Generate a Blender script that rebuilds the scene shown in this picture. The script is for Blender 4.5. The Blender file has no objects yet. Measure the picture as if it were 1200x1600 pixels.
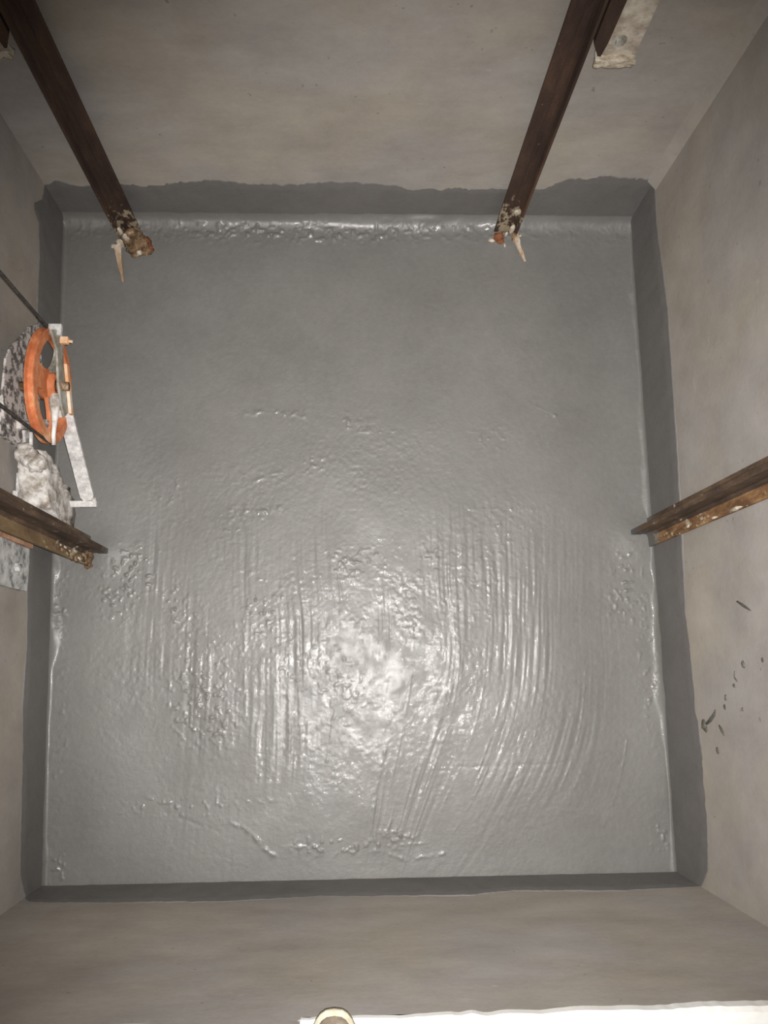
import bpy, bmesh, math
import numpy as np
from mathutils import Vector, Matrix, noise as mnoise

scene = bpy.context.scene
COL = scene.collection

# ------------------------------------------------------------------ camera
cam_d = bpy.data.cameras.new('camera')
cam_d.sensor_fit = 'VERTICAL'
cam_d.sensor_height = 24.0
cam_d.lens = 1350.0 / 1600.0 * 24.0
cam_d.clip_start = 0.02
cam = bpy.data.objects.new('camera', cam_d)
COL.objects.link(cam)
CAM = Vector((0.0, 0.0, 2.6))
cam.matrix_world = Matrix((
    (0.99901, 0.0, -0.04440, CAM.x),
    (-0.00814, 0.98305, -0.18314, CAM.y),
    (0.04365, 0.18332, 0.98208, CAM.z),
    (0, 0, 0, 1)))
scene.camera = cam

# ------------------------------------------------------------------ light: an unlit shaft, only the phone's flash
w = bpy.data.worlds.new('world')
scene.world = w
w.use_nodes = True
w.node_tree.nodes['Background'].inputs[0].default_value = (1.0, 0.95, 0.9, 1)
w.node_tree.nodes['Background'].inputs[1].default_value = 0.012
fl = bpy.data.lights.new('phone_flash', 'SPOT')
fl.energy = 440.0
fl.color = (1.0, 0.975, 0.94)
fl.shadow_soft_size = 0.009
fl.spot_size = math.radians(85)
fl.spot_blend = 1.0
flo = bpy.data.objects.new('phone_flash', fl)
COL.objects.link(flo)
flo.matrix_world = Matrix.Translation((0.02, 0.012, 2.602)) @ Matrix.Rotation(math.radians(-5.5), 4, 'Y') @ Matrix.Rotation(math.radians(7), 4, 'X')
scene.view_settings.view_transform = 'Standard'
scene.view_settings.look = 'None'
scene.view_settings.exposure = 0.0
scene.view_settings.gamma = 1.0
scene.view_settings.use_curve_mapping = False


# ------------------------------------------------------------------ helpers
def tag(o, label=None, cat=None, group=None, kind=None):
    if label: o['label'] = label
    if cat: o['category'] = cat
    if group: o['group'] = group
    if kind: o['kind'] = kind
    return o


def empty(name, loc, label, cat, group=None):
    o = bpy.data.objects.new(name, None)
    COL.objects.link(o)
    o.empty_display_size = 0.05
    o.location = loc
    o.matrix_world = Matrix.Translation(loc)
    return tag(o, label, cat, group)


def link(name, me, mat, parent=None, smooth=False):
    o = bpy.data.objects.new(name, me)
    COL.objects.link(o)
    for m in (mat if isinstance(mat, (list, tuple)) else [mat]):
        me.materials.append(m)
    if smooth:
        me.polygons.foreach_set('use_smooth', [True] * len(me.polygons))
    if parent:
        o.parent = parent
        o.matrix_parent_inverse = parent.matrix_world.inverted()
    return o


def pyd(name, v, f, mat, parent=None, smooth=False):
    me = bpy.data.meshes.new(name)
    me.from_pydata([tuple(p) for p in v], [], f)
    me.update()
    bm = bmesh.new(); bm.from_mesh(me)
    bmesh.ops.recalc_face_normals(bm, faces=bm.faces)
    bm.to_mesh(me); bm.free()
    return link(name, me, mat, parent, smooth)


def bmo(name, bm, mat, parent=None, smooth=False):
    bmesh.ops.recalc_face_normals(bm, faces=bm.faces)
    me = bpy.data.meshes.new(name)
    bm.to_mesh(me); bm.free()
    return link(name, me, mat, parent, smooth)


def add_box(bm, a, b, bevel=0.0):
    """axis-aligned box between corners a and b"""
    a, b = Vector(a), Vector(b)
    m = Matrix.Translation((a + b) / 2) @ Matrix.Diagonal((abs(b.x - a.x), abs(b.y - a.y), abs(b.z - a.z), 1))
    r = bmesh.ops.create_cube(bm, size=1, matrix=m)
    if bevel:
        es = list({e for v in r['verts'] for e in v.link_edges})
        bmesh.ops.bevel(bm, geom=es, offset=bevel, segments=2, affect='EDGES', profile=0.6)


def add_prism(bm, pts, off):
    """polygon pts extruded by vector off"""
    off = Vector(off)
    a = [bm.verts.new(p) for p in pts]
    b = [bm.verts.new(Vector(p) + off) for p in pts]
    n = len(a)
    bm.faces.new(a); bm.faces.new(b[::-1])
    for i in range(n):
        bm.faces.new((a[i], b[i], b[(i + 1) % n], a[(i + 1) % n]))


def add_cyl(bm, p, q, r, seg=16, r2=None):
    p, q = Vector(p), Vector(q)
    d = q - p
    rot = d.to_track_quat('Z', 'Y').to_matrix().to_4x4()
    bmesh.ops.create_cone(bm, cap_ends=True, segments=seg, radius1=r, radius2=r if r2 is None else r2,
                          depth=d.length, matrix=Matrix.Translation((p + q) / 2) @ rot)


def add_tube(bm, pts, rad, seg=8):
    """tube along pts; rad may be a list"""
    pts = [Vector(p) for p in pts]
    rings = []
    ref = Vector((0.31, 0.2, 0.93))
    for i, p in enumerate(pts):
        t = (pts[min(i + 1, len(pts) - 1)] - pts[max(i - 1, 0)]).normalized()
        s = t.cross(ref)
        if s.length < 0.1: s = t.cross(Vector((1, 0, 0)))
        s.normalize(); u = s.cross(t)
        r = rad[i] if isinstance(rad, (list, tuple)) else rad
        rings.append([bm.verts.new(p + (s * math.cos(k * 2 * math.pi / seg) + u * math.sin(k * 2 * math.pi / seg)) * r) for k in range(seg)])
    for a, b in zip(rings, rings[1:]):
        for k in range(seg):
            bm.faces.new((a[k], a[(k + 1) % seg], b[(k + 1) % seg], b[k]))
    bm.faces.new(rings[0]); bm.faces.new(rings[-1][::-1])


def crust(bm, amp, freq, seed=0.0, cuts=0):
    """subdivide and roughen a mesh like dried mortar"""
    if cuts:
        bmesh.ops.subdivide_edges(bm, edges=bm.edges[:], cuts=cuts, use_grid_fill=True)
    bm.normal_update()
    for v in bm.verts:
        d = mnoise.noise((v.co + Vector((seed, seed * 2, 0))) * freq) + 0.5 * mnoise.noise((v.co + Vector((0, seed, 7))) * freq * 2.3)
        v.co += v.normal * d * amp


def blob(bm, c, r, seed, sub=2, amp=0.35, squash=(1, 1, 1)):
    res = bmesh.ops.create_icosphere(bm, subdivisions=sub, radius=1.0)
    for v in res['verts']:
        k = 1 + amp * mnoise.noise(v.co * 1.7 + Vector((seed, seed * 1.3, -seed)))
        v.co = Vector(c) + Vector((v.co.x * r * squash[0], v.co.y * r * squash[1], v.co.z * r * squash[2])) * k


# ------------------------------------------------------------------ materials
def new_mat(name):
    m = bpy.data.materials.new(name)
    m.use_nodes = True
    nt = m.node_tree
    return m, nt, nt.nodes['Principled BSDF']


def N(nt, t, **kw):
    n = nt.nodes.new(t)
    for k, v in kw.items():
        if k in n.inputs: n.inputs[k].default_value = v
        else: setattr(n, k, v)
    return n


def obco(nt, scale=(1, 1, 1)):
    g = N(nt, 'ShaderNodeNewGeometry')
    mp = N(nt, 'ShaderNodeMapping')
    mp.inputs['Scale'].default_value = scale
    nt.links.new(g.outputs['Position'], mp.inputs['Vector'])
    return mp.outputs['Vector']


def noise(nt, vec, scale, detail=4, rough=0.6):
    n = N(nt, 'ShaderNodeTexNoise')
    n.inputs['Scale'].default_value = scale
    n.inputs['Detail'].default_value = detail
    n.inputs['Roughness'].default_value = rough
    nt.links.new(vec, n.inputs['Vector'])
    return n.outputs['Fac']


def ramp(nt, fac, stops):
    r = N(nt, 'ShaderNodeValToRGB')
    while len(r.color_ramp.elements) < len(stops): r.color_ramp.elements.new(0.5)
    for e, (p, c) in zip(r.color_ramp.elements, stops):
        e.position = p
        e.color = (*c, 1) if not isinstance(c, (int, float)) else (c, c, c, 1)
    nt.links.new(fac, r.inputs['Fac'])
    return r.outputs['Color']


def mix(nt, fac, a, b, mode='MIX'):
    m = N(nt, 'ShaderNodeMix', data_type='RGBA', blend_type=mode)
    for sock, val in ((m.inputs[0], fac), (m.inputs[6], a), (m.inputs[7], b)):
        if hasattr(val, 'links'): nt.links.new(val, sock)
        else: sock.default_value = val if isinstance(val, (int, float)) else (*val, 1)
    return m.outputs[2]


def math_n(nt, op, a, b=0.0, c=0.0, clamp=False):
    m = N(nt, 'ShaderNodeMath', operation=op, use_clamp=clamp)
    for i, val in enumerate((a, b, c)):
        if hasattr(val, 'links'): nt.links.new(val, m.inputs[i])
        else: m.inputs[i].default_value = val
    return m.outputs[0]


def bump(nt, bs, h, strength, dist):
    b = N(nt, 'ShaderNodeBump')
    b.inputs['Strength'].default_value = strength
    b.inputs['Distance'].default_value = dist
    nt.links.new(h, b.inputs['Height'])
    nt.links.new(b.outputs['Normal'], bs.inputs['Normal'])


def lk(nt, a, b): nt.links.new(a, b)


def mat_coating(name='wet_cement_coating', c0=(0.132, 0.126, 0.118), c1=(0.172, 0.165, 0.155), r0=0.40, r1=0.54, wet=0.42):
    m, nt, bs = new_mat(name)
    co = obco(nt)
    a = noise(nt, co, 3.2, 5, 0.6)
    b = noise(nt, co, 60, 4, 0.7)
    f = math_n(nt, 'MULTIPLY_ADD', b, 0.35, math_n(nt, 'MULTIPLY', a, 0.65))
    lk(nt, ramp(nt, f, [(0.34, c0), (0.66, c1)]), bs.inputs['Base Color'])
    lk(nt, ramp(nt, noise(nt, co, 9, 5, 0.7), [(0.36, r0), (0.64, r1)]), bs.inputs['Roughness'])
    bs.inputs['Specular IOR Level'].default_value = 0.5
    if wet:   # film of water standing on parts of the slurry
        lk(nt, ramp(nt, noise(nt, co, 11, 5, 0.75), [(0.44, 0.0), (0.58, wet)]), bs.inputs['Coat Weight'])
        bs.inputs['Coat Roughness'].default_value = 0.075
        bs.inputs['Coat IOR'].default_value = 1.45
    bump(nt, bs, noise(nt, co, 140, 5, 0.72), 0.2 if wet else 0.25, 0.004)
    if wet:
        b2 = N(nt, 'ShaderNodeBump')
        b2.inputs['Strength'].default_value = 0.15
        b2.inputs['Distance'].default_value = 0.004
        lk(nt, noise(nt, co, 190, 4, 0.7), b2.inputs['Height'])
        lk(nt, b2.outputs['Normal'], bs.inputs['Coat Normal'])
    return m


def mat_wall(name, axis):
    m, nt, bs = new_mat(name)
    co = obco(nt)
    sc = {'x': (1.0, 1, 1.9), 'y': (1, 1.3, 1.0)}[axis]
    st = obco(nt, sc)
    big = noise(nt, co, 1.7, 5, 0.6)
    mid = noise(nt, st, 6.5, 6, 0.62)
    fine = noise(nt, co, 70, 4, 0.7)
    f = math_n(nt, 'ADD', math_n(nt, 'MULTIPLY', big, 0.45), math_n(nt, 'ADD', math_n(nt, 'MULTIPLY', mid, 0.4), math_n(nt, 'MULTIPLY', fine, 0.15)))
    base = ramp(nt, f, [(0.33, (0.285, 0.255, 0.228)), (0.5, (0.36, 0.327, 0.296)), (0.68, (0.435, 0.40, 0.365))])
    tint = ramp(nt, noise(nt, co, 2.6, 3, 0.5), [(0.4, (0.95, 0.97, 1.0)), (0.6, (1.0, 0.98, 0.93))])
    base = mix(nt, 1.0, base, tint, 'MULTIPLY')
    # pale lime smears left by the trowel
    sm = noise(nt, obco(nt, (2.2, 2.2, 6)), 3.4, 6, 0.75)
    smm = ramp(nt, sm, [(0.63, 0.0), (0.74, 0.45)])
    base = mix(nt, smm, base, (0.56, 0.52, 0.46))
    # dark pock specks
    sp = ramp(nt, noise(nt, co, 42, 2, 0.5), [(0.235, 0.55), (0.275, 0.0)])
    base = mix(nt, sp, base, (0.16, 0.14, 0.12))
    lk(nt, base, bs.inputs['Base Color'])
    bs.inputs['Roughness'].default_value = 0.88
    bs.inputs['Specular IOR Level'].default_value = 0.25
    h = math_n(nt, 'ADD', mid, math_n(nt, 'MULTIPLY', fine, 0.5))
    bump(nt, bs, h, 0.22, 0.004)
    return m


def mat_rust(name, dark, mid_c, light, lo=0.42, hi=0.62, splat=0.0, splat_c=(0.5, 0.45, 0.38), splat_top=0.5, grey_top=0.0):
    """oxidised steel; mortar splashes thin out with height, coating brushed round the foot"""
    m, nt, bs = new_mat(name)
    co = obco(nt)
    st = obco(nt, (1, 1, 0.28))
    f = noise(nt, st, 14, 6, 0.7)
    base = ramp(nt, f, [(lo - 0.1, dark), ((lo + hi) / 2, mid_c), (hi + 0.1, light)])
    sep = N(nt, 'ShaderNodeSeparateXYZ'); lk(nt, co, sep.inputs[0])
    if splat:
        hgt = math_n(nt, 'MULTIPLY', math_n(nt, 'SUBTRACT', splat_top, sep.outputs['Z']), splat / splat_top, clamp=True)
        n = noise(nt, obco(nt, (1, 1, 0.55)), 38, 4, 0.7)
        k = math_n(nt, 'ADD', n, math_n(nt, 'MULTIPLY', hgt, 0.24))
        mk = ramp(nt, k, [(0.70, 0.0), (0.78, 1.0)])
        base = mix(nt, mk, base, splat_c)
    if grey_top:
        k = math_n(nt, 'SUBTRACT', math_n(nt, 'ADD', grey_top, math_n(nt, 'MULTIPLY', math_n(nt, 'SUBTRACT', noise(nt, co, 18, 4), 0.5), 0.12)), sep.outputs['Z'])
        mk = ramp(nt, math_n(nt, 'MULTIPLY_ADD', k, 9, 0.5, clamp=True), [(0.15, 0.0), (0.85, 1.0)])
        base = mix(nt, mk, base, (0.15, 0.145, 0.138))
    lk(nt, base, bs.inputs['Base Color'])
    bs.inputs['Roughness'].default_value = 0.78
    bs.inputs['Specular IOR Level'].default_value = 0.3
    bump(nt, bs, noise(nt, co, 110, 4, 0.7), 0.4, 0.004)
    return m


def mat_mottle(name, stops, scale=30, rough=0.85, bmp=0.4, sc=(1, 1, 1)):
    m, nt, bs = new_mat(name)
    co = obco(nt, sc)
    lk(nt, ramp(nt, noise(nt, co, scale, 5, 0.68), stops), bs.inputs['Base Color'])
    bs.inputs['Roughness'].default_value = rough
    bs.inputs['Specular IOR Level'].default_value = 0.3
    bump(nt, bs, noise(nt, co, scale * 3, 4, 0.7), bmp, 0.004)
    return m


COAT = mat_coating()
COAT_BAND = mat_coating('coating_on_wall', (0.132, 0.124, 0.118), (0.172, 0.162, 0.155), 0.6, 0.75, 0.0)
WALL_X = mat_wall('rendered_wall_x', 'x')
WALL_Y = mat_wall('rendered_wall_y', 'y')
RUST_DARK = mat_rust('dark_oxidised_steel', (0.035, 0.02, 0.016), (0.062, 0.036, 0.026), (0.11, 0.06, 0.036), splat=1.25, splat_c=(0.36, 0.29, 0.2), splat_top=0.30)
RUST_WEB = mat_rust('greasy_web_shaded_flange', (0.035, 0.023, 0.016), (0.08, 0.05, 0.033), (0.17, 0.11, 0.065), lo=0.46, hi=0.56, splat=0.5, splat_top=0.9, grey_top=0.06)
RUST_FLANGE = mat_rust('light_rust_rail_flange', (0.13, 0.065, 0.03), (0.30, 0.165, 0.075), (0.5, 0.36, 0.2), lo=0.47, hi=0.53, splat=0.75, splat_c=(0.5, 0.42, 0.3), splat_top=1.2, grey_top=0.09)
RUST_FLANGE_L = mat_rust('mottled_rail_flange', (0.1, 0.06, 0.03), (0.19, 0.125, 0.065), (0.3, 0.22, 0.12), splat=1.15, splat_c=(0.45, 0.37, 0.25), splat_top=0.6, grey_top=0.0)
MORTAR = mat_mottle('dried_mortar', [(0.35, (0.3, 0.24, 0.17)), (0.5, (0.5, 0.43, 0.34)), (0.65, (0.62, 0.56, 0.47))], 40)
RUST_CRUMB = mat_mottle('rusty_crumbs', [(0.35, (0.05, 0.032, 0.018)), (0.5, (0.16, 0.1, 0.055)), (0.6, (0.27, 0.17, 0.1)), (0.7, (0.48, 0.42, 0.34))], 45)
FOOT_RED = mat_mottle('red_rust', [(0.35, (0.13, 0.045, 0.022)), (0.6, (0.26, 0.1, 0.045)), (0.75, (0.4, 0.25, 0.14))], 35)
WOOD = mat_mottle('splintered_wood', [(0.3, (0.22, 0.13, 0.07)), (0.48, (0.36, 0.25, 0.16)), (0.62, (0.55, 0.47, 0.39))], 22, sc=(1, 0.35, 1))
BRACKET = mat_mottle('lime_splashed_bracket', [(0.36, (0.28, 0.23, 0.18)), (0.5, (0.44, 0.38, 0.31)), (0.64, (0.6, 0.54, 0.45))], 26)
GALV = mat_mottle('speckled_zinc', [(0.38, (0.16, 0.165, 0.165)), (0.48, (0.42, 0.42, 0.41)), (0.6, (0.62, 0.61, 0.59))], 28)
GUARD = mat_mottle('splashed_guard', [(0.42, (0.13, 0.115, 0.11)), (0.49, (0.28, 0.25, 0.235)), (0.53, (0.62, 0.58, 0.55))], 34)
PLASTERED = mat_mottle('plaster_caked_metal', [(0.34, (0.24, 0.2, 0.165)), (0.46, (0.45, 0.41, 0.37)), (0.53, (0.6, 0.57, 0.54)), (0.66, (0.76, 0.74, 0.72))], 26)
BAR = mat_mottle('splashed_flat_bar', [(0.36, (0.4, 0.38, 0.37)), (0.5, (0.55, 0.53, 0.52)), (0.65, (0.72, 0.7, 0.68))], 45)
ORANGE = mat_mottle('worn_orange_paint', [(0.34, (0.4, 0.13, 0.05)), (0.5, (0.62, 0.2, 0.085)), (0.62, (0.72, 0.36, 0.18)), (0.74, (0.74, 0.6, 0.46))], 13, 0.6, 0.25)
ORANGE_PALE = mat_mottle('splashed_orange_paint', [(0.36, (0.66, 0.3, 0.13)), (0.5, (0.72, 0.42, 0.24)), (0.64, (0.74, 0.63, 0.5))], 16, 0.7, 0.3)
SIDE = mat_mottle('dull_side_plate', [(0.36, (0.2, 0.18, 0.14)), (0.52, (0.36, 0.34, 0.29)), (0.66, (0.5, 0.5, 0.48))], 18)
ROPE = mat_mottle('steel_rope', [(0.35, (0.03, 0.026, 0.024)), (0.65, (0.09, 0.08, 0.07))], 90)
COPPER = mat_mottle('bare_rust_edge', [(0.35, (0.38, 0.2, 0.12)), (0.6, (0.6, 0.38, 0.26))], 25)
MARBLE = mat_mottle('white_marble', [(0.3, (0.74, 0.72, 0.68)), (0.6, (0.86, 0.85, 0.82))], 9, 0.5, 0.1)
SPLASH = mat_mottle('coating_splash', [(0.35, (0.075, 0.072, 0.06)), (0.65, (0.13, 0.125, 0.105))], 40, 0.6)
RUBBER = mat_mottle('cream_rubber', [(0.3, (0.42, 0.37, 0.26)), (0.6, (0.62, 0.57, 0.45))], 30, 0.7)
LEATHER = mat_mottle('dusty_leather', [(0.3, (0.14, 0.1, 0.07)), (0.5, (0.26, 0.21, 0.16)), (0.7, (0.4, 0.35, 0.28))], 24, 0.75)
LACE = mat_mottle('dusty_lace', [(0.3, (0.08, 0.07, 0.06)), (0.7, (0.2, 0.18, 0.15))], 80, 0.9)
CONCRETE = mat_mottle('landing_concrete', [(0.3, (0.3, 0.27, 0.24)), (0.7, (0.45, 0.42, 0.38))], 6, 0.9)

# ------------------------------------------------------------------ the pit: floor corners as they stand (slightly out of square)
TL = np.array((-0.905, 1.452)); TR = np.array((0.941, 1.467)); BR = np.array((0.951, -0.570)); BL = np.array((-0.8455, -0.576))
SHAFT_TOP = 3.4
SILL_Z = 1.0
rng = np.random.default_rng(7)


def vnoise(X, Y, cell, seed):
    """smooth value noise, about -1..1"""
    g = np.random.default_rng(seed).uniform(-1, 1, (256, 256))
    x = X / cell + 1000.37; y = Y / cell + 1000.71
    xi = np.floor(x).astype(int); yi = np.floor(y).astype(int)
    fx = x - xi; fy = y - yi
    fx = fx * fx * (3 - 2 * fx); fy = fy * fy * (3 - 2 * fy)
    a = g[xi % 256, yi % 256]; b = g[(xi + 1) % 256, yi % 256]
    c = g[xi % 256, (yi + 1) % 256]; d = g[(xi + 1) % 256, (yi + 1) % 256]
    return (a * (1 - fx) + b * fx) * (1 - fy) + (c * (1 - fx) + d * fx) * fy


def sstep(a, b, x):
    t = np.clip((x - a) / (b - a), 0, 1)
    return t * t * (3 - 2 * t)


def seg_dist(X, Y, pts):
    """distance to a polyline"""
    best = np.full(X.shape, 9.0)
    for (x0, y0), (x1, y1) in zip(pts, pts[1:]):
        dx, dy = x1 - x0, y1 - y0
        t = np.clip(((X - x0) * dx + (Y - y0) * dy) / (dx * dx + dy * dy), 0, 1)
        best = np.minimum(best, np.hypot(X - x0 - t * dx, Y - y0 - t * dy))
    return best


def edge_d(X, Y, p, q):
    e = (q - p) / np.linalg.norm(q - p)
    return np.abs((X - p[0]) * -e[1] + (Y - p[1]) * e[0])


def build_floor():
    nx, ny = 741, 815
    s = np.linspace(0, 1, nx); t = np.linspace(0, 1, ny)
    S, T = np.meshgrid(s, t)
    P = lambda k: (BL[k] * (1 - S) + BR[k] * S) * (1 - T) + (TL[k] * (1 - S) + TR[k] * S) * T
    X, Y = P(0), P(1)
    dl, dr = edge_d(X, Y, TL, BL), edge_d(X, Y, TR, BR)
    db, df = edge_d(X, Y, TL, TR), edge_d(X, Y, BL, BR)
    h = np.zeros_like(X)
    wob = 0.008 * vnoise(X, Y, 0.16, 1) + 0.004 * vnoise(X, Y, 0.05, 2)
    # cove fillet brushed round all four sides
    vary = np.clip(0.9 + 1.0 * vnoise(X, Y, 0.22, 41) + 0.25 * vnoise(X, Y, 0.05, 42), 0.2, 1.6)
    runl = 0.35 + 0.75 * sstep(0.0, 0.10, Y) * sstep(0.42, 0.30, Y) + 0.3 * sstep(-0.45, -0.52, Y)
    runr = 0.4 + 0.7 * sstep(-0.2, 0.0, Y) * sstep(0.45, 0.30, Y)
    for d, R in ((dl, 0.030 * vary * runl), (dr, 0.030 * vary * runr), (db, 0.055)):
        k = np.clip(R - d - wob * sstep(0, 0.02, d), 0, R)
        h = np.maximum(h, R - np.sqrt(np.maximum(R * R - k * k, 0)))
    # slurry built up round the rail feet
    for cx, cy, rr_, hh in ((0.895, 0.40, 0.07, 0.010), (-0.715, 0.362, 0.05, 0.008), (-0.69, 1.385, 0.05, 0.008), (0.52, 1.40, 0.05, 0.008)):
        h += hh * np.exp(-((X - cx) ** 2 + (Y - cy) ** 2) / rr_ ** 2)
    inner = np.minimum(np.minimum(dl, dr), db)
    lip = sstep(0.0, 0.012, inner)
    # unevenness of the trowelled screed
    h += lip * (0.0035 * vnoise(X, Y, 0.42, 3) + 0.0016 * vnoise(X, Y, 0.15, 4))
    # brush marks: straight runs in the middle, sweeping round towards the door side
    yc, bend = 0.10, 0.62
    yd = np.clip(yc - Y, 0, 1)
    swing = lambda x: bend * sstep(-0.12, 0.30, x) * (1 - 0.5 * sstep(0.45, 0.9, x))
    V = X + swing(X) * yd ** 2 + 0.016 * vnoise(X, Y, 0.35, 5) + 0.003 * vnoise(X, Y, 0.12, 6)
    along = Y + 0.0 * V
    rid = 0.75 * vnoise(V, along * 0.045, 0.0115, 8) + 0.55 * vnoise(V, along * 0.06, 0.0066, 9) + 0.35 * vnoise(V, along * 0.08, 0.030, 10)
    patch = np.clip(0.45 + 1.0 * vnoise(V, along * 0.25, 0.07, 11) + 0.5 * vnoise(X, Y, 0.2, 12), 0, 1.5)
    zone = sstep(0.62, 0.22, Y) * sstep(-0.78, -0.55, X) * sstep(0.90, 0.62, X) * (0.25 + 0.75 * sstep(-0.52, -0.30, Y))
    left_low = sstep(-0.30, -0.55, X) * sstep(0.02, -0.2, Y)
    zone *= 1 - 0.85 * left_low
    h += lip * 0.00100 * rid * patch * zone
    # stippled blobs where the brush was lifted
    stip = vnoise(X, Y, 0.0105, 13) + 0.5 * vnoise(X, Y, 0.006, 14)
    stp = np.clip(vnoise(X, Y, 0.11, 15) + 0.5 * vnoise(X, Y, 0.3, 16) - 0.05, 0, 1)
    mid = np.exp(-(((X - 0.0) / 0.55) ** 2 + ((Y - 0.25) / 0.40) ** 2))
    h += lip * 0.00085 * stip * stp * (0.15 + 0.55 * mid) * (1 - 0.6 * left_low)
    broad = np.exp(-(((X - 0.05) / 0.75) ** 2 + ((Y - 0.10) / 0.62) ** 2))
    h += lip * (0.00010 + 0.00017 * broad * (1 - 0.5 * left_low)) * stip
    h += 0.022 * X * sstep(0.10, 0.40, inner) * sstep(0.05, 0.3, df)  # slight tilt of the middle, added to shift the flash glare sideways
    clusters = [  # x, y, radius x, radius y, amplitude
        (-0.23, 0.80, 0.11, 0.012, 1.5), (0.015, 0.775, 0.045, 0.03, 2.2), (0.10, 0.74, 0.07, 0.02, 1.3), (-0.105, 0.635, 0.05, 0.026, 2.2),
        (-0.545, 0.535, 0.04, 0.03, 1.7), (-0.50, 0.58, 0.03, 0.02, 1.5), (-0.29, 0.485, 0.09, 0.022, 1.7), (-0.34, 0.43, 0.06, 0.02, 1.2),
        (-0.64, 0.31, 0.075, 0.065, 3.4), (-0.68, 0.22, 0.06, 0.07, 2.0), (-0.50, 0.20, 0.05, 0.06, 2.2), (-0.26, 0.20, 0.07, 0.08, 2.3), (-0.42, 0.0, 0.09, 0.10, 2.0), (-0.41, -0.13, 0.10, 0.07, 2.0),
        (-0.16, 0.02, 0.10, 0.12, 0.8), (0.02, 0.10, 0.12, 0.14, 0.6), (0.0, -0.09, 0.12, 0.10, 0.7), (0.03, 0.33, 0.09, 0.05, 1.8), (0.25, 0.33, 0.03, 0.05, 1.6),
        (-0.45, -0.37, 0.22, 0.03, 1.2), (0.155, -0.46, 0.05, 0.025, 2.0), (0.0, -0.49, 0.10, 0.025, 2.2), (-0.10, -0.48, 0.05, 0.02, 1.7),
        (0.86, 0.29, 0.04, 0.07, 2.6), (0.84, 0.20, 0.05, 0.06, 1.6), (0.66, 0.80, 0.05, 0.03, 1.2), (0.45, 0.72, 0.08, 0.05, 0.8), (0.5, 0.45, 0.12, 0.08, 0.8),
        (0.4, 0.26, 0.16, 0.14, 0.8), (-0.80, -0.53, 0.03, 0.04, 2.4), (0.915, -0.47, 0.03, 0.05, 2.2), (-0.84, 0.20, 0.02, 0.10, 2.4), (0.91, 0.02, 0.025, 0.2, 2.0), (-0.82, -0.16, 0.02, 0.25, 1.2)]
    lump = 1.9 * np.clip(vnoise(X, Y, 0.0125, 17) + 0.45 * vnoise(X, Y, 0.0072, 18) - 0.22, 0, 2)
    for cx, cy, ax, ay, am in clusters:
        g = np.exp(-(((X - cx) / ax) ** 2 + ((Y - cy) / ay) ** 2) * 1.1)
        h += lip * g * am * 0.0010 * lump
    # sags and runs in the cove under the far wall
    bk = np.exp(-((db - 0.05) / 0.032) ** 2) * (0.35 + 0.9 * np.exp(-((X + 0.1) / 0.42) ** 2))
    h += lip * bk * 0.0030 * np.clip(vnoise(X, Y, 0.0155, 19) + 0.6 * vnoise(X, Y, 0.0085, 20) - 0.05, -0.15, 2) * 1.5
    # ridges left by the edge of the brush
    def sweep(V0, y0, y1, n=24):
        out = []
        for i in range(n + 1):
            y = y0 + (y1 - y0) * i / n
            x = V0
            for _ in range(12): x = V0 - float(swing(np.array(x))) * max(0, yc - y) ** 2
            out.append((x, y))
        return out
    ridges = [([(-0.328, -0.415), (-0.29, -0.43), (-0.264, -0.451), (-0.23, -0.487), (-0.2, -0.509)], 0.0020, 0.006),
              (sweep(0.20, 0.15, -0.50), 0.0007, 0.0028), (sweep(0.34, 0.10, -0.36), 0.0007, 0.0028), (sweep(0.475, 0.10, -0.28), 0.0010, 0.0028), (sweep(0.50, 0.0, -0.45), 0.0004, 0.0028),
              (sweep(0.60, 0.05, -0.32), 0.0006, 0.0028), (sweep(0.72, 0.0, -0.34), 0.0007, 0.0028), (sweep(0.42, 0.2, -0.4), 0.0004, 0.0028), (sweep(0.86, -0.20, -0.44), 0.0006, 0.0028),
              (sweep(-0.02, 0.10, -0.32), 0.0005, 0.0028), ([(-0.03, -0.10), (-0.055, -0.26)], 0.0010, 0.004), ([(-0.30, 0.12), (-0.295, -0.10)], 0.0007, 0.004),
              ([(0.115, -0.22), (0.085, -0.33), (0.075, -0.44), (0.10, -0.50), (0.17, -0.525), (0.28, -0.51)], 0.0011, 0.005),
              ([(0.14, -0.40), (0.115, -0.45), (0.15, -0.485), (0.24, -0.48)], 0.0009, 0.004), ([(0.16, -0.44), (0.15, -0.455), (0.19, -0.465)], 0.0009, 0.004),
              ([(-0.31, 0.80), (-0.23, 0.808), (-0.13, 0.79)], 0.0012, 0.007), ([(-0.30, 0.57), (-0.24, 0.60), (-0.20, 0.61)], 0.0010, 0.005),
              ([(0.58, 0.83), (0.66, 0.79)], 0.0010, 0.004), ([(-0.36, 0.46), (-0.20, 0.50)], 0.0011, 0.007),
              ([(0.33, -0.27), (0.60, -0.265), (0.76, -0.24)], -0.0007, 0.004), ([(-0.52, -0.385), (-0.36, -0.44)], -0.0006, 0.006)]
    for pts, am, wd in ridges:
        d = seg_dist(X, Y, pts)
        h += lip * am * np.exp(-(d / wd) ** 2) * np.clip(0.6 + 0.5 * vnoise(X, Y, 0.03, 21) + 0.8 * vnoise(X, Y, 0.011, 22), 0.0, 1.8)
    co = np.stack([X, Y, h], -1).reshape(-1, 3)
    idx = np.arange(nx * ny).reshape(ny, nx)
    q = np.stack([idx[:-1, :-1], idx[:-1, 1:], idx[1:, 1:], idx[1:, :-1]], -1).reshape(-1, 4)
    me = bpy.data.meshes.new('floor')
    me.vertices.add(len(co)); me.vertices.foreach_set('co', co.astype(np.float32).ravel())
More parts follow.
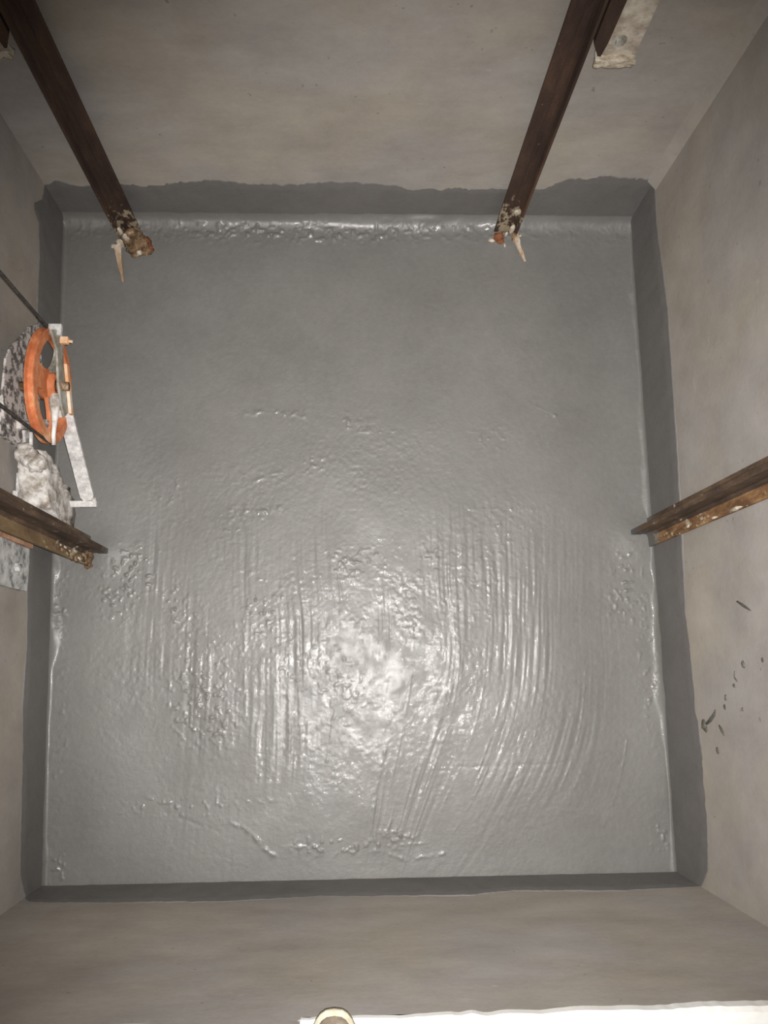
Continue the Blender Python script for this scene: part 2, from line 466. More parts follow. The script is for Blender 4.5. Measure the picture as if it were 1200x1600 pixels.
    me.loops.add(q.size); me.loops.foreach_set('vertex_index', q.astype(np.int32).ravel())
    me.polygons.add(len(q)); me.polygons.foreach_set('loop_start', (np.arange(len(q)) * 4).astype(np.int32))
    me.polygons.foreach_set('loop_total', np.full(len(q), 4, np.int32))
    me.update(calc_edges=True)
    return link('floor', me, COAT, None, True)


floor = tag(build_floor(), 'wet grey brushed waterproofing on the pit floor', None, kind='structure')


def v3(p, z): return Vector((p[0], p[1], z))


def wall_slab(name, p, q, z0, z1, out, mat, label, wave=0.004, seed=1, topf=None):
    """a rendered wall from floor point p to q: gently uneven inner face, thickness outwards"""
    p, q, out = np.array(p), np.array(q), np.array(out)
    L = np.linalg.norm(q - p); n = max(2, int(L / 0.03)); m = max(2, int((z1 - z0) / 0.03))
    s = np.linspace(0, 1, n); z = np.linspace(z0, z1, m)
    S, Z = np.meshgrid(s, z)
    if topf is not None: Z = z0 + (Z - z0) / (z1 - z0) * (topf(p[0] + (q[0] - p[0]) * S) - z0)
    off = wave * vnoise(S * L, Z, 0.33, seed) + wave * 0.5 * vnoise(S * L, Z, 0.12, seed + 50)
    off = np.minimum(off - 0.0, 0.002)
    off *= sstep(0, 0.05, S) * sstep(1, 0.95, S) * sstep(z0 + 0.02, z0 + 0.3, Z)
    X = p[0] + (q[0] - p[0]) * S - out[0] * off; Y = p[1] + (q[1] - p[1]) * S - out[1] * off
    v = [tuple(a) for a in np.stack([X, Y, Z], -1).reshape(-1, 3)]
    f = []
    for j in range(m - 1):
        for i in range(n - 1):
            a = j * n + i
            f.append((a, a + 1, a + n + 1, a + n))
    nf = len(f); T = 0.18
    # back, ends, top and foot on vertices of their own so the inner face shades cleanly up to the corner
    c = [(p[0], p[1]), (q[0], q[1]), (q[0] + out[0] * T, q[1] + out[1] * T), (p[0] + out[0] * T, p[1] + out[1] * T)]
    k = len(v)
    v += [(x, y, z0) for x, y in c] + [(x, y, z1) for x, y in c]
    f += [(k + 3, k + 2, k + 6, k + 7), (k, k + 3, k + 7, k + 4), (k + 1, k + 5, k + 6, k + 2), (k + 4, k + 7, k + 6, k + 5), (k, k + 1, k + 2, k + 3)]
    o = pyd(name, v, f, mat, None, False)
    for pl in o.data.polygons:
        pl.use_smooth = pl.index < nf
    return tag(o, label, None, kind='structure')


wall_back = wall_slab('wall_back', TL, TR, -0.1, SHAFT_TOP, (0, 1), WALL_X, 'beige rendered far wall behind the two thin dark rails', seed=31)
wall_left = wall_slab('wall_left', BL, TL, -0.1, SHAFT_TOP, (-1, 0), WALL_Y, 'beige rendered wall behind the orange pulley', seed=32)
wall_right = wall_slab('wall_right', TR, BR, -0.1, SHAFT_TOP, (1, 0), WALL_Y, 'beige rendered wall with dark coating splashes', seed=33)
wall_front = wall_slab('wall_front', BR, BL, -0.1, SILL_Z + 0.002, (0, -1), WALL_X, 'beige rendered wall below the white door sill', wave=0.003, seed=34, topf=lambda x: np.where(x < -0.075, 1.05, SILL_Z + 0.002))


def band(wall, p, q, prof, inward, seed, rag=0.004):
    """coating brushed 20 cm up the wall: a thin proud skin with a ragged top edge"""
    p, q, inw = np.array(p), np.array(q), np.array(inward)
    L = np.linalg.norm(q - p); e = (q - p) / L
    n = int(L / 0.004); s = np.linspace(0, L, n)
    a = np.array(prof)
    top = np.interp(s, a[:, 0], a[:, 1])
    top = top + rag * vnoise(s, s * 0, 0.022, seed) + rag * 0.8 * vnoise(s, s * 0, 0.009, seed + 1) + rag * 0.8 * vnoise(s, s * 0, 0.07, seed + 2)
    rows = [0.0, 0.2, 0.4, 0.55, 0.7, 0.8, 0.9, 0.97, 1.0]
    v = []; f = []
    for ri, k in enumerate(rows + [1.0]):
        for i in range(n):
            z = 0.018 + (top[i] - 0.018) * k
            th = 0.0035 + 0.0012 * float(vnoise(np.array([s[i]]), np.array([z]), 0.03, seed + 3)[0])
            if k > 0.96: th *= 0.35
            if ri == len(rows): th = -0.003
            c = p + e * s[i] + inw * th
            v.append((c[0], c[1], z))
    for j in range(len(rows)):
        for i in range(n - 1):
            b = j * n + i
            f.append((b, b + 1, b + n + 1, b + n))
    return pyd('waterproof_coating', v, f, COAT_BAND, wall, True)


band(wall_back, TL, TR, [(0, .178), (.041, .207), (.095, .18), (.25, .19), (.386, .202), (.503, .218), (.635, .203), (.731, .201), (.866, .218), (1.022, .203),
     (1.101, .187), (1.218, .192), (1.336, .198), (1.48, .19), (1.518, .198), (1.578, .241), (1.682, .263), (1.795, .252), (1.846, .238)], (0, -1), 61, 0.006)
band(wall_left, TL, BL, [(0, .18), (.06, .20), (.105, .262), (.125, .271), (.145, .222), (.254, .205), (.408, .205), (.823, .204), (1.195, .205), (1.381, .191), (1.533, .203), (1.688, .187),
     (1.824, .186), (1.961, .176), (2.0, .15), (2.029, .125)], (1, 0), 71, 0.002)
band(wall_right, TR, BR, [(0, .238), (.135, .23), (.291, .247), (.44, .264), (.629, .257), (.823, .252), (1.126, .235), (1.313, .221), (1.428, .247), (1.621, .252),
     (1.729, .269), (1.84, .271), (1.98, .24), (2.021, .202), (2.037, .18)], (-1, 0), 81, 0.0015)
band(wall_front, BL, BR, [(0, .13), (.03, .185), (.271, .209), (.534, .22), (.779, .191), (.945, .206), (1.171, .213), (1.287, .177), (1.58, .204), (1.776, .187), (1.797, .18)], (0, 1), 91, 0.003)

# splashes of coating on the right wall (y, z, half length along y, half length along z, turn in degrees)
XR = lambda y: 0.941 + 0.010 * (1.467 - y) / 2.037


def splash(path, rad, seed):
    bm = bmesh.new()
    pts = [Vector((XR(y) - 0.001, y, z)) for y, z in path]
    if len(pts) == 1:
        blob(bm, pts[0], rad, seed, 2, 0.4, (0.4, 1, 1))
    else:
        fine = []
        for a, b in zip(pts, pts[1:]):
            for i in range(4): fine.append(a.lerp(b, i / 4))
        fine.append(pts[-1])
        rr = [rad * (0.55 + 0.5 * math.sin(math.pi * (i + 0.6) / (len(fine) + 0.2)) + 0.25 * mnoise.noise((seed, i * 0.8, 0))) for i in range(len(fine))]
        add_tube(bm, fine, rr, 7)
    bmo('coating_splash', bm, SPLASH, wall_right, True)


splash([(0.163, 0.545), (0.150, 0.578), (0.136, 0.615)], 0.0036, 1)
splash([(0.020, 0.548), (0.006, 0.556)], 0.006, 2)
splash([(-0.002, 0.500), (-0.018, 0.498), (-0.028, 0.51)], 0.003, 3)
splash([(-0.035, 0.487), (-0.040, 0.496)], 0.0045, 4)
splash([(-0.060, 0.440), (-0.074, 0.438)], 0.0045, 5)
splash([(-0.090, 0.427)], 0.0075, 6)
splash([(-0.100, 0.372), (-0.112, 0.362), (-0.128, 0.332), (-0.138, 0.305)], 0.0055, 7)
splash([(-0.142, 0.290)], 0.015, 8)
splash([(-0.152, 0.300)], 0.009, 12)
splash([(-0.138, 0.385), (-0.150, 0.402), (-0.160, 0.41)], 0.0045, 9)
splash([(-0.194, 0.360), (-0.208, 0.368)], 0.005, 10)
splash([(0.022, 0.649)], 0.0065, 11)
splash([(-0.088, 0.525), (-0.096, 0.529)], 0.004, 13)

bm = bmesh.new()
add_box(bm, (-0.90, -0.80, SILL_Z - 0.01), (-0.078, -0.5772, 1.0495))
bmesh.ops.subdivide_edges(bm, edges=bm.edges[:], cuts=14, use_grid_fill=True)
for v_ in bm.verts:
    if v_.co.y < -0.59: v_.co.z += 0.003 * mnoise.noise(v_.co * 14)
bmo('plaster_kerb', bm, WALL_X, wall_front, False)
# the far right-hand corner is filled with a slanting strip of plaster
bm = bmesh.new()
add_prism(bm, [(0.914, 1.470, 0.236), (0.945, 1.470, 0.236), (0.944, 1.432, 0.236)], (0, 0, SHAFT_TOP - 0.27))
bmo('corner_plaster', bm, WALL_Y, wall_right, False)
# landing slab and white sill the picture is taken from
bm = bmesh.new()
add_box(bm, (-1.2, -2.2, 0.80), (1.2, -0.756, SILL_Z - 0.012))
tag(bmo('floor_landing', bm, CONCRETE), 'bare concrete landing floor behind the white sill', None, kind='structure')


def sill():
    bm = bmesh.new()
    n = 150
    x = np.linspace(-0.075, 0.95, n)
    fr = -0.5735 + 0.0055 + 0.004 * (x - 0.1) + 0.0022 * vnoise(x, x * 0, 0.05, 3) + 0.0012 * vnoise(x, x * 0, 0.014, 4)
    lump = np.exp(-((x - 0.215) / 0.014) ** 2) * 0.004 + np.exp(-((x - 0.41) / 0.02) ** 2) * 0.002
    fr = fr + lump
    low = 1.0125 - 0.026 * (x - 0.04)
    top = SILL_Z + 0.030
    rows = []
    rows.append([bm.verts.new((x[i], fr[i] - 0.02, low[i])) for i in range(n)])
    for k, off in ((0.0, 0.0), (0.7, 0.0), (1.0, -0.006)):
        rows.append([bm.verts.new((x[i], fr[i] + off, low[i] + (top - low[i]) * k)) for i in range(n)])
    rows.append([bm.verts.new((x[i], -0.80, top)) for i in range(n)])
    rows.append([bm.verts.new((x[i], -0.80, low[i])) for i in range(n)])
    R = len(rows)
    for j in range(R):
        for i in range(n - 1):
            bm.faces.new((rows[j][i], rows[j][i + 1], rows[(j + 1) % R][i + 1], rows[(j + 1) % R][i]))
    bm.faces.new([r[0] for r in rows]); bm.faces.new([r[-1] for r in rows][::-1])
    return tag(bmo('trim_1', bm, MARBLE), 'white marble door sill with chipped edge at the bottom of the picture', None, kind='structure')


sill()


# ------------------------------------------------------------------ guide rails
def rail(x, y, ang, flange, height, blade, foot_t, mats, label, z0=0.0, z1=3.35, lit_side=-1):
    """T-section rail; local +u = direction the blade points (ang in degrees), origin at middle of the flange back"""
    e = empty('guide_rail', (x, y, z0), label, 'guide rail', 'rusty steel guide rails in the pit')
    hf, hb, t = flange / 2, blade / 2, foot_t
    nk = hb * 0.75
    prof = [(0, -hf), (t * 0.75, -hf), (t, -hf * 0.35), (t * 1.5, -nk), (height * 0.48, -nk), (height * 0.55, -hb), (height - 0.002, -hb), (height, -hb + 0.002)]
    prof = prof + [(u, -v) for u, v in prof[::-1]]
    ca, sa = math.cos(math.radians(ang)), math.sin(math.radians(ang))
    zs = np.concatenate([np.linspace(z0, z0 + 0.3, 12), np.linspace(z0 + 0.36, z1, 40)])
    n = len(prof)
    v = []
    for z in zs:
        for u, w_ in prof:
            v.append((x + u * ca - w_ * sa, y + u * sa + w_ * ca, z))
    me = bpy.data.meshes.new('rail_body')
    f = []; mi = []
    for j in range(len(zs) - 1):
        for i in range(n):
            f.append((j * n + i, j * n + (i + 1) % n, (j + 1) * n + (i + 1) % n, (j + 1) * n + i))
            mi.append(1 if 2 <= i <= n - 4 or (i < 2 and lit_side > 0) or (i > n - 4 and lit_side < 0) else 0)  # flange half turned from the flash takes the dark web colour, painted shade
    f.append(tuple(range(n))[::-1]); f.append(tuple((len(zs) - 1) * n + i for i in range(n)))
    mi += [0, 0]
    me.from_pydata(v, [], f); me.update()
    bm = bmesh.new(); bm.from_mesh(me); bmesh.ops.recalc_face_normals(bm, faces=bm.faces); bm.to_mesh(me); bm.free()
    me.polygons.foreach_set('material_index', mi)
    link('rail_body', me, mats, e)
    return e


rail_bl = rail(-0.722, 1.402, 0, 0.07, 0.066, 0.010, 0.009, [RUST_DARK, RUST_DARK], 'thin dark brown rail on the far wall, nearest the orange pulley')
rail_br = rail(0.550, 1.415, 180, 0.07, 0.066, 0.010, 0.009, [RUST_DARK, RUST_DARK], 'thin dark brown rail on the far wall, farthest from the orange pulley')
rail_r = rail(0.940, 0.420, 180, 0.090, 0.062, 0.016, 0.010, [RUST_FLANGE, RUST_WEB], 'rail with light rusty orange flange against the splashed right wall', lit_side=1)
rail_l = rail(-0.771, 0.365, 0, 0.090, 0.062, 0.016, 0.010, [RUST_FLANGE_L, RUST_WEB], 'brown rail with mottled ochre foot below the orange pulley')


def clumps(name, parent, spots, mat, sub=2, amp=0.45):
    """each lump is a part of its own"""
    for i, (c, r, sq) in enumerate(spots):
        bm = bmesh.new()
        blob(bm, c, r, i * 1.7 + c[0], sub, amp, sq)
        bmo(name, bm, mat, parent, True)


# far-left rail: crumbling rust and mortar round the foot
clumps('rust_crust', rail_bl, [((-0.675, 1.365, 0.03), 0.032, (1.1, 0.8, 1.1)), ((-0.650, 1.350, 0.02), 0.03, (1, 0.8, 0.9)), ((-0.665, 1.335, 0.015), 0.026, (1.2, 0.9, 0.7)),
                              ((-0.640, 1.335, 0.012), 0.022, (1, 1, 0.6))], RUST_CRUMB, 3, 0.6)
clumps('red_rust_flake', rail_bl, [((-0.632, 1.352, 0.022), 0.02, (0.7, 1, 1)), ((-0.626, 1.338, 0.012), 0.014, (1, 1, 0.8))], FOOT_RED)
clumps('mortar_splash', rail_bl, [((-0.708, 1.372, 0.05), 0.012, (0.7, 0.7, 2.2)), ((-0.713, 1.345, 0.028), 0.016, (0.8, 0.8, 1.6)), ((-0.690, 1.352, 0.055), 0.011, (1, 0.6, 2)),
                                 ((-0.655, 1.318, 0.022), 0.009, (1, 1, 1.4)), ((-0.735, 1.345, 0.012), 0.010, (1.6, 0.8, 0.7))], MORTAR)
# far-right rail
clumps('red_rust_flake', rail_br, [((0.497, 1.392, 0.014), 0.017, (0.9, 0.8, 1.2)), ((0.505, 1.385, 0.008), 0.012, (1.2, 1, 0.7))], FOOT_RED)
clumps('mortar_splash', rail_br, [((0.535, 1.398, 0.055), 0.011, (0.8, 0.5, 2.6)), ((0.520, 1.394, 0.03), 0.008, (0.6, 0.5, 2.4)), ((0.549, 1.388, 0.03), 0.009, (0.7, 0.5, 2.2)), ((0.478, 1.386, 0.006), 0.009, (1.5, 0.8, 0.6)),
                                 ((0.518, 1.372, 0.006), 0.006, (0.8, 1.6, 0.6)), ((0.566, 1.39, 0.03), 0.007, (0.9, 0.5, 1.2)), ((0.532, 1.398, 0.16), 0.012, (1, 0.4, 1.6))], MORTAR)
# car rail, right wall: coating brushed over the foot, mortar smears
clumps('mortar_splash', rail_r, [((0.926, 0.377, 0.62), 0.007, (1, 0.7, 4)), ((0.926, 0.384, 0.33), 0.005, (0.6, 1, 2)), ((0.926, 0.377, 0.5), 0.005, (1, 0.7, 3))], MORTAR)
# car rail, left
prng = np.random.default_rng(3)
for i in range(13):
    yy, zz = prng.uniform(0.322, 0.348), 0.012 + 0.022 * i + prng.uniform(-0.006, 0.006)
    nm, mt = (('mortar_splash', MORTAR), ('rust_crust', RUST_CRUMB))[i % 2]
    rr_ = prng.uniform(0.007, 0.013) * (1.0 if i < 8 else 0.75)
    clumps(nm, rail_l, [((-0.7625, yy, zz), rr_, (0.42, 0.8 if i % 2 else 0.5, prng.uniform(1.0, 2.0)))], mt, 2, 0.55)
clumps('rust_crust', rail_l, [((-0.758, 0.345, 0.03), 0.02, (0.5, 1.1, 1.3)), ((-0.764, 0.322, 0.014), 0.014, (0.8, 0.8, 1.0))], RUST_CRUMB, 3, 0.6)


# splintered wedges stuck at the rail feet
def sliver(path, w0, label):
    bm = bmesh.new()
    pts = [Vector(p) for p in path]
    rings = []
    raw = pts; pts = []
    for a, b in zip(raw, raw[1:]):
        pts += [a, a.lerp(b, 0.5)]
    pts.append(raw[-1])
    for i, p in enumerate(pts):
        t = (pts[min(i + 1, len(pts) - 1)] - pts[max(0, i - 1)]).normalized()
        s = t.cross(Vector((0, 0, 1))).normalized(); u = s.cross(t)
        k = w0 * (1.15 - 0.8 * i / (len(pts) - 1)) * (1 + 0.55 * mnoise.noise((i * 0.77 + 0.3, pts[0].x * 9, 0.4)))
        rings.append([bm.verts.new(p + s * a * k + u * b * k * 0.55) for a, b in ((-1, -1), (1, -1), (0.8, 1), (-0.9, 0.8))])
    for a, b in zip(rings, rings[1:]):
        for k in range(4): bm.faces.new((a[k], a[(k + 1) % 4], b[(k + 1) % 4], b[k]))
    bm.faces.new(rings[0]); bm.faces.new(rings[-1][::-1])
    return tag(bmo('wood_splinter', bm, WOOD), label, 'splinter', 'wood splinters at the rail feet')


sliver([(-0.722, 1.340, 0.030), (-0.719, 1.305, 0.02), (-0.715, 1.275, 0.013), (-0.709, 1.250, 0.009), (-0.705, 1.225, 0.007)], 0.010, 'pale wood splinter on the floor at the crumbling rusty rail foot')
sliver([(0.543, 1.392, 0.050), (0.555, 1.372, 0.030), (0.566, 1.350, 0.018), (0.576, 1.330, 0.010), (0.584, 1.312, 0.008)], 0.010, 'pale wood splinter on the floor at the red rusted rail foot')


# ------------------------------------------------------------------ rail brackets
def far_bracket(sx, x_rail, y0, label):
    """angle bracket clamped to a far rail and fixed to the far wall; sx = +1 / -1 side on which it stands"""
    e = empty('rail_bracket', (x_rail, y0, 0.84), label, 'bracket', 'rail brackets')
    X = lambda d: x_rail + sx * d
    bm = bmesh.new()
    pts = [(X(0.022), y0 - 0.006, 0.835), (X(0.062), y0 - 0.006, 0.832), (X(0.066), y0 - 0.006, 0.842), (X(0.108), y0 - 0.006, 0.845), (X(0.106), y0 - 0.006, 1.12), (X(0.022), y0 - 0.006, 1.12)]
    add_prism(bm, pts, (0, 0.007, 0))
    bmo('face_plate', bm, BRACKET, e)
    bm = bmesh.new()
    add_box(bm, (X(0.100), y0, 0.845), (X(0.107), 1.462, 1.12))
    bmo('wall_leg', bm, BRACKET, e)
    bm = bmesh.new()
    add_prism(bm, [(X(0.0), y0 - 0.012, 0.90), (X(0.012), y0 - 0.012, 0.875), (X(0.026), y0 - 0.012, 0.845), (X(0.032), y0 - 0.012, 0.90), (X(0.036), y0 - 0.012, 1.12), (X(0.0), y0 - 0.012, 1.12)], (0, 0.02, 0))
    bmo('clamp', bm, RUST_DARK, e)
    bm = bmesh.new()
    add_cyl(bm, (X(0.058), y0 - 0.016, 0.905), (X(0.058), y0 + 0.004, 0.905), 0.011, 6)
    add_cyl(bm, (X(0.058), y0 - 0.009, 0.905), (X(0.058), y0 - 0.004, 0.905), 0.016, 18)
    bmo('bolt', bm, SIDE, e)
    bm = bmesh.new()
    add_box(bm, (X(0.018), y0 - 0.020, 0.832), (X(0.108), y0 + 0.002, 0.856))
    bmesh.ops.subdivide_edges(bm, edges=bm.edges[:], cuts=9, use_grid_fill=True)
    crust(bm, 0.010, 38, 3.3 + sx)
    bmo('mortar_lump', bm, MORTAR, e, True)
    return e


far_bracket(1, 0.560, 1.405, 'lime splashed bracket beside the far rail at the top right')
far_bracket(-1, -0.735, 1.392, 'rusty bracket beside the far rail in the top left corner')

eb = empty('rail_bracket', (-0.86, 0.28, 0.25), 'grey speckled bracket with bare rusty edge under the mottled rail', 'bracket', 'rail brackets')
bm = bmesh.new(); add_box(bm, (-0.868, 0.222, 0.25), (-0.850, 0.338, 0.62), 0.003); crust(bm, 0.003, 30, 1, 2)
bmo('wall_plate', bm, GALV, eb)
bm = bmesh.new(); add_box(bm, (-0.862, 0.338, 0.25), (-0.842, 0.350, 0.62), 0.002)
bmo('rusty_edge', bm, COPPER, eb)
bm = bmesh.new(); add_prism(bm, [(-0.850, 0.350, 0.30), (-0.7725, 0.368, 0.34), (-0.7725, 0.368, 0.46), (-0.850, 0.350, 0.46)], (0, 0.01, 0))
bmo('arm', bm, COPPER, eb)
bm = bmesh.new(); add_cyl(bm, (-0.852, 0.275, 0.34), (-0.838, 0.275, 0.34), 0.012, 6)
bmo('bolt', bm, GALV, eb)

# ------------------------------------------------------------------ governor rope tension pulley
PX, PY, PZ, PR = -0.775, 0.745, 0.400, 0.150
pul = empty('tension_pulley', (PX, PY, 0.0), 'orange spoked tension pulley caked in white plaster against the left wall', 'pulley')
YAW = Matrix.Translation((PX, PY, PZ)) @ Matrix.Rotation(math.radians(-1), 4, 'Z')


def lathe_x(bm, prof, seg=64):
    """revolve (axial, radius) closed profile about the local x axis"""
    rings = [[bm.verts.new((a, r * math.cos(k * 2 * math.pi / seg), r * math.sin(k * 2 * math.pi / seg))) for a, r in prof] for k in range(seg)]
    n = len(prof)
    for k in range(seg):
        A, B = rings[k], rings[(k + 1) % seg]
        for i in range(n):
            bm.faces.new((A[i], A[(i + 1) % n], B[(i + 1) % n], B[i]))


bm = bmesh.new()
R0 = PR
lathe_x(bm, [(-0.011, R0), (-0.0095, R0), (-0.0055, R0 - 0.011), (0.0055, R0 - 0.011), (0.0095, R0), (0.011, R0), (0.012, R0 - 0.004), (0.012, R0 - 0.028), (-0.011, R0 - 0.028)])
bm.transform(YAW)
bmo('rim', bm, ORANGE, pul, False)
bm = bmesh.new()
lathe_x(bm, [(-0.018, 0.014), (-0.018, 0.036), (0.014, 0.036), (0.021, 0.028), (0.021, 0.014)], 32)
bm.transform(YAW)
bmo('hub', bm, ORANGE, pul, True)
for k, (a, wd) in enumerate(((205, 0.022), (330, 0.024), (90, 0.030), (268, 0.018))):   # angle in the wheel plane, 0 = +y, 90 = up
    bm = bmesh.new()
    th = math.radians(a)
    d = Vector((0, math.cos(th), math.sin(th))); s = Vector((0, -math.sin(th), math.cos(th)))
    pts = []
    for r, f in ((0.025, 1.25), (0.06, 0.95), (0.095, 1.0), (0.124, 1.6)): pts.append(d * r + s * wd * f)
    for r, f in ((0.124, 1.6), (0.095, 1.0), (0.06, 0.95), (0.025, 1.25)): pts.append(d * r - s * wd * f)
    add_prism(bm, [p + Vector((-0.006, 0, 0)) for p in pts], (0.012, 0, 0))
    bm.transform(YAW)
    bmo('spoke', bm, ORANGE if k != 1 else SIDE, pul)
bm = bmesh.new(); add_cyl(bm, (PX - 0.075, PY, PZ), (PX + 0.05, PY, PZ), 0.012, 16)
bmo('axle', bm, RUST_CRUMB, pul, True)
# guard plate behind the wheel
bm = bmesh.new()
gy = [(0.966, 0.290), (0.925, 0.36), (0.865, 0.425), (0.82, 0.475), (0.785, 0.496), (0.701, 0.500), (0.638, 0.485), (0.610, 0.42), (0.599, 0.375), (0.64, 0.29), (0.72, 0.25), (0.86, 0.25)]
add_prism(bm, [(-0.858, y, z) for y, z in gy], (0.006, 0, 0))
bmo('guard_plate', bm, GUARD, pul)
# fork plate on the near side of the wheel, pale edge and clips
bm = bmesh.new()
add_prism(bm, [(-0.748, y, z) for y, z in ((0.860, 0.505), (0.889, 0.428), (0.845, 0.410), (0.806, 0.397), (0.731, 0.357), (0.695, 0.335), (0.672, 0.365), (0.700, 0.395), (0.745, 0.425), (0.79, 0.44), (0.825, 0.450))], (0.006, 0, 0))
bmo('fork_plate', bm, SIDE, pul)
bm = bmesh.new()
add_prism(bm, [(-0.741, y, z) for y, z in ((0.806, 0.402), (0.806, 0.384), (0.735, 0.345), (0.690, 0.322), (0.690, 0.340), (0.731, 0.362))], (0.008, 0, 0))
bmo('fork_edge', bm, ORANGE_PALE, pul)
bm = bmesh.new(); add_box(bm, (-0.765, 0.862, 0.452), (-0.732, 0.892, 0.466), 0.002)
bmo('top_tab', bm, GALV, pul)
bm = bmesh.new(); add_box(bm, (-0.745, 0.850, 0.425), (-0.722, 0.868, 0.440), 0.002); add_cyl(bm, (-0.735, 0.859, 0.432), (-0.712, 0.857, 0.430), 0.004, 10)
bmo('orange_clip', bm, ORANGE_PALE, pul)
# white plaster run down the middle of the wheel
bm = bmesh.new()
add_tube(bm, [(-0.757, 0.722, 0.412), (-0.757, 0.700, 0.408), (-0.756, 0.67, 0.403), (-0.757, 0.64, 0.398), (-0.758, 0.615, 0.394), (-0.759, 0.590, 0.388)],
         [0.010, 0.013, 0.010, 0.007, 0.005, 0.006], 9)
crust(bm, 0.003, 60, 3)
bmo('plaster_run', bm, PLASTERED, pul, True)
# counterweight block on the arm, caked in plaster
bm = bmesh.new()
add_prism(bm, [(-0.862, y, z) for y, z in ((0.588, 0.345), (0.560, 0.25), (0.525, 0.145), (0.508, 0.085), (0.415, 0.075), (0.425, 0.22), (0.445, 0.30), (0.50, 0.335), (0.54, 0.352))], (0.072, 0, 0))
bmesh.ops.triangulate(bm, faces=bm.faces[:])
crust(bm, 0.008, 30, 2, 5)
bmo('weight_block', bm, PLASTERED, pul, True)
bm = bmesh.new(); add_box(bm, (-0.872, 0.462, 0.10), (-0.858, 0.478, 0.345), 0.003); add_box(bm, (-0.872, 0.478, 0.30), (-0.862, 0.53, 0.325), 0.002)
crust(bm, 0.003, 50, 4, 2)
bmo('side_strap', bm, BAR, pul)
bm = bmesh.new()
for i, (y, z) in enumerate(((0.578, 0.352), (0.560, 0.36), (0.545, 0.366))):
    blob(bm, (-0.842 + 0.018 * i, y, z), 0.024, i * 2.2, 3, 0.5, (1.1, 1, 0.8))
bmo('plaster_lump', bm, PLASTERED, pul, True)
bm = bmesh.new()
add_cyl(bm, (-0.852, 0.60, 0.335), (-0.850, 0.64, 0.36), 0.005, 8)
add_cyl(bm, (-0.830, 0.59, 0.350), (-0.826, 0.63, 0.37), 0.005, 8)
bmo('hanger_rod', bm, BAR, pul)
# flat lever bar and its cross pin
bm = bmesh.new()
a, b = Vector((-0.765, 0.708, 0.300)), Vector((-0.742, 0.495, 0.125))
d = (b - a).normalized(); s = Vector((1, 0.12, 0.0)).normalized(); u = s.cross(d).normalized()
hw = 0.019
outl = [(-0.004, -hw * 0.7), (0.012, -hw), ((b - a).length - 0.012, -hw), ((b - a).length, -hw * 0.6), ((b - a).length, hw * 0.6), ((b - a).length - 0.012, hw), (0.012, hw), (-0.004, hw * 0.7)]
add_prism(bm, [a + d * l + s * t_ for l, t_ in outl], u * 0.010)
bmo('lever_bar', bm, BAR, pul)
bm = bmesh.new(); add_box(bm, (-0.795, 0.476, 0.112), (-0.716, 0.494, 0.128), 0.002)
add_cyl(bm, (-0.723, 0.486, 0.12), (-0.723, 0.500, 0.132), 0.006, 10)
bmo('cross_pin', bm, BAR, pul)
bm = bmesh.new(); add_box(bm, (-0.872, 0.63, 0.385), (-0.775, 0.655, 0.40)); 
add_box(bm, (-0.885, 0.60, 0.30), (-0.868, 0.70, 0.46))
bmo('wall_bracket', bm, GUARD, pul)

# governor rope: down one side of the wheel, round below, up the other side
bm = bmesh.new()
pts = []
rr = PR - 0.0063
M5 = lambda y, z: YAW @ Vector((0, y, z))
pts.append(Vector((*M5(rr, 0).xy, 3.3)))
for i in range(0, 25):
    th = -math.pi * i / 24
    pts.append(M5(rr * math.cos(th), rr * math.sin(th)))
pts.append(Vector((*M5(-rr, 0).xy, 3.3)))
add_tube(bm, pts, 0.0042, 8)
tag(bmo('governor_rope', bm, ROPE, None, True), 'dark thin steel rope running up from the orange pulley', 'rope')


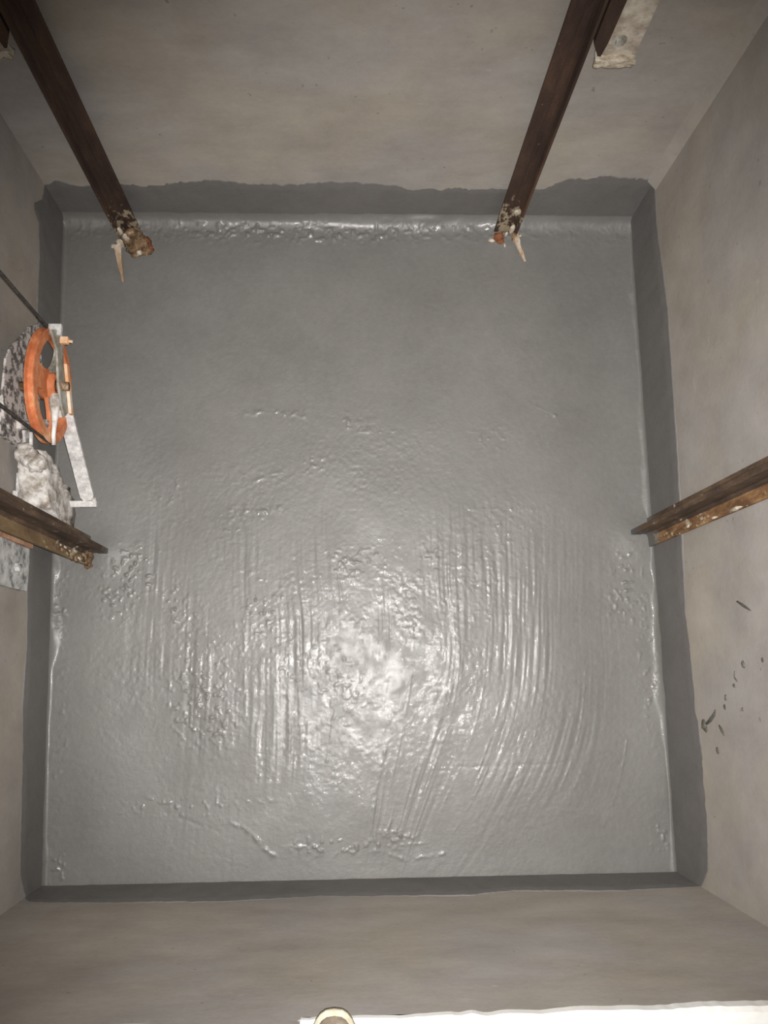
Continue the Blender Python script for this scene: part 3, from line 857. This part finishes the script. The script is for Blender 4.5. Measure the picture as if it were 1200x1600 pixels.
# ------------------------------------------------------------------ work boot, only its toe reaching over the edge
def boot():
    cx, ty, z0 = -0.019, -0.545, SILL_Z + 0.030
    e = empty('work_boot', (cx, ty - 0.13, z0), 'dusty brown work boot toe with cream rim on the door sill edge', 'boot')
    def outline(grow=0.0, n=40):
        out = []
        for i in range(n):
            t = 2 * math.pi * i / n
            y = -0.145 + 0.145 * math.cos(t)
            wdt = 0.047 + 0.006 * math.cos(t)
            sx = math.copysign(abs(math.sin(t)) ** 0.72, math.sin(t))
            out.append((cx + sx * (wdt + grow), ty + y * (1 + 0) + grow * math.cos(t)))
        return out
    bm = bmesh.new()
    add_prism(bm, [(x, y, z0) for x, y in outline()], (0, 0, 0.026))
    es = [ed for ed in bm.edges if abs(ed.verts[0].co.z - ed.verts[1].co.z) < 1e-6]
    bmesh.ops.bevel(bm, geom=es, offset=0.004, segments=2, affect='EDGES')
    bmo('sole', bm, RUBBER, e, True)
    bm = bmesh.new()
    rings = []
    for zz, g, pull in ((0.024, -0.006, 0), (0.042, -0.007, -0.002), (0.058, -0.012, -0.012), (0.070, -0.022, -0.030)):
        rings.append([bm.verts.new((x, min(y, ty + pull * 1.0 - 0.004 + g * 0.2) if y > ty - 0.1 else y, z0 + zz)) for x, y in outline(g)])
    for a, b in zip(rings, rings[1:]):
        for i in range(len(a)): bm.faces.new((a[i], a[(i + 1) % len(a)], b[(i + 1) % len(b)], b[i]))
    bm.faces.new(rings[-1])
    bmo('upper', bm, LEATHER, e, True)
    bm = bmesh.new()
    rings = []
    for zz, r in ((0.06, 0.040), (0.10, 0.043), (0.16, 0.046), (0.20, 0.050), (0.205, 0.046)):
        rings.append([bm.verts.new((cx + r * math.cos(k * math.pi / 12), ty - 0.21 + r * 1.35 * math.sin(k * math.pi / 12), z0 + zz)) for k in range(24)])
    for a, b in zip(rings, rings[1:]):
        for i in range(24): bm.faces.new((a[i], a[(i + 1) % 24], b[(i + 1) % 24], b[i]))
    bm.faces.new(rings[0]); bm.faces.new(rings[-1])
    bmo('shaft', bm, LEATHER, e, True)
    for i in range(4):
        bm = bmesh.new()
        y = ty - 0.105 - 0.014 * i; z = z0 + 0.073 + 0.008 * i
        add_tube(bm, [(cx - 0.022, y, z - 0.003), (cx, y + 0.004, z + 0.002), (cx + 0.022, y, z - 0.003)], 0.0028, 6)
        bmo('lace', bm, LACE, e, True)


boot()
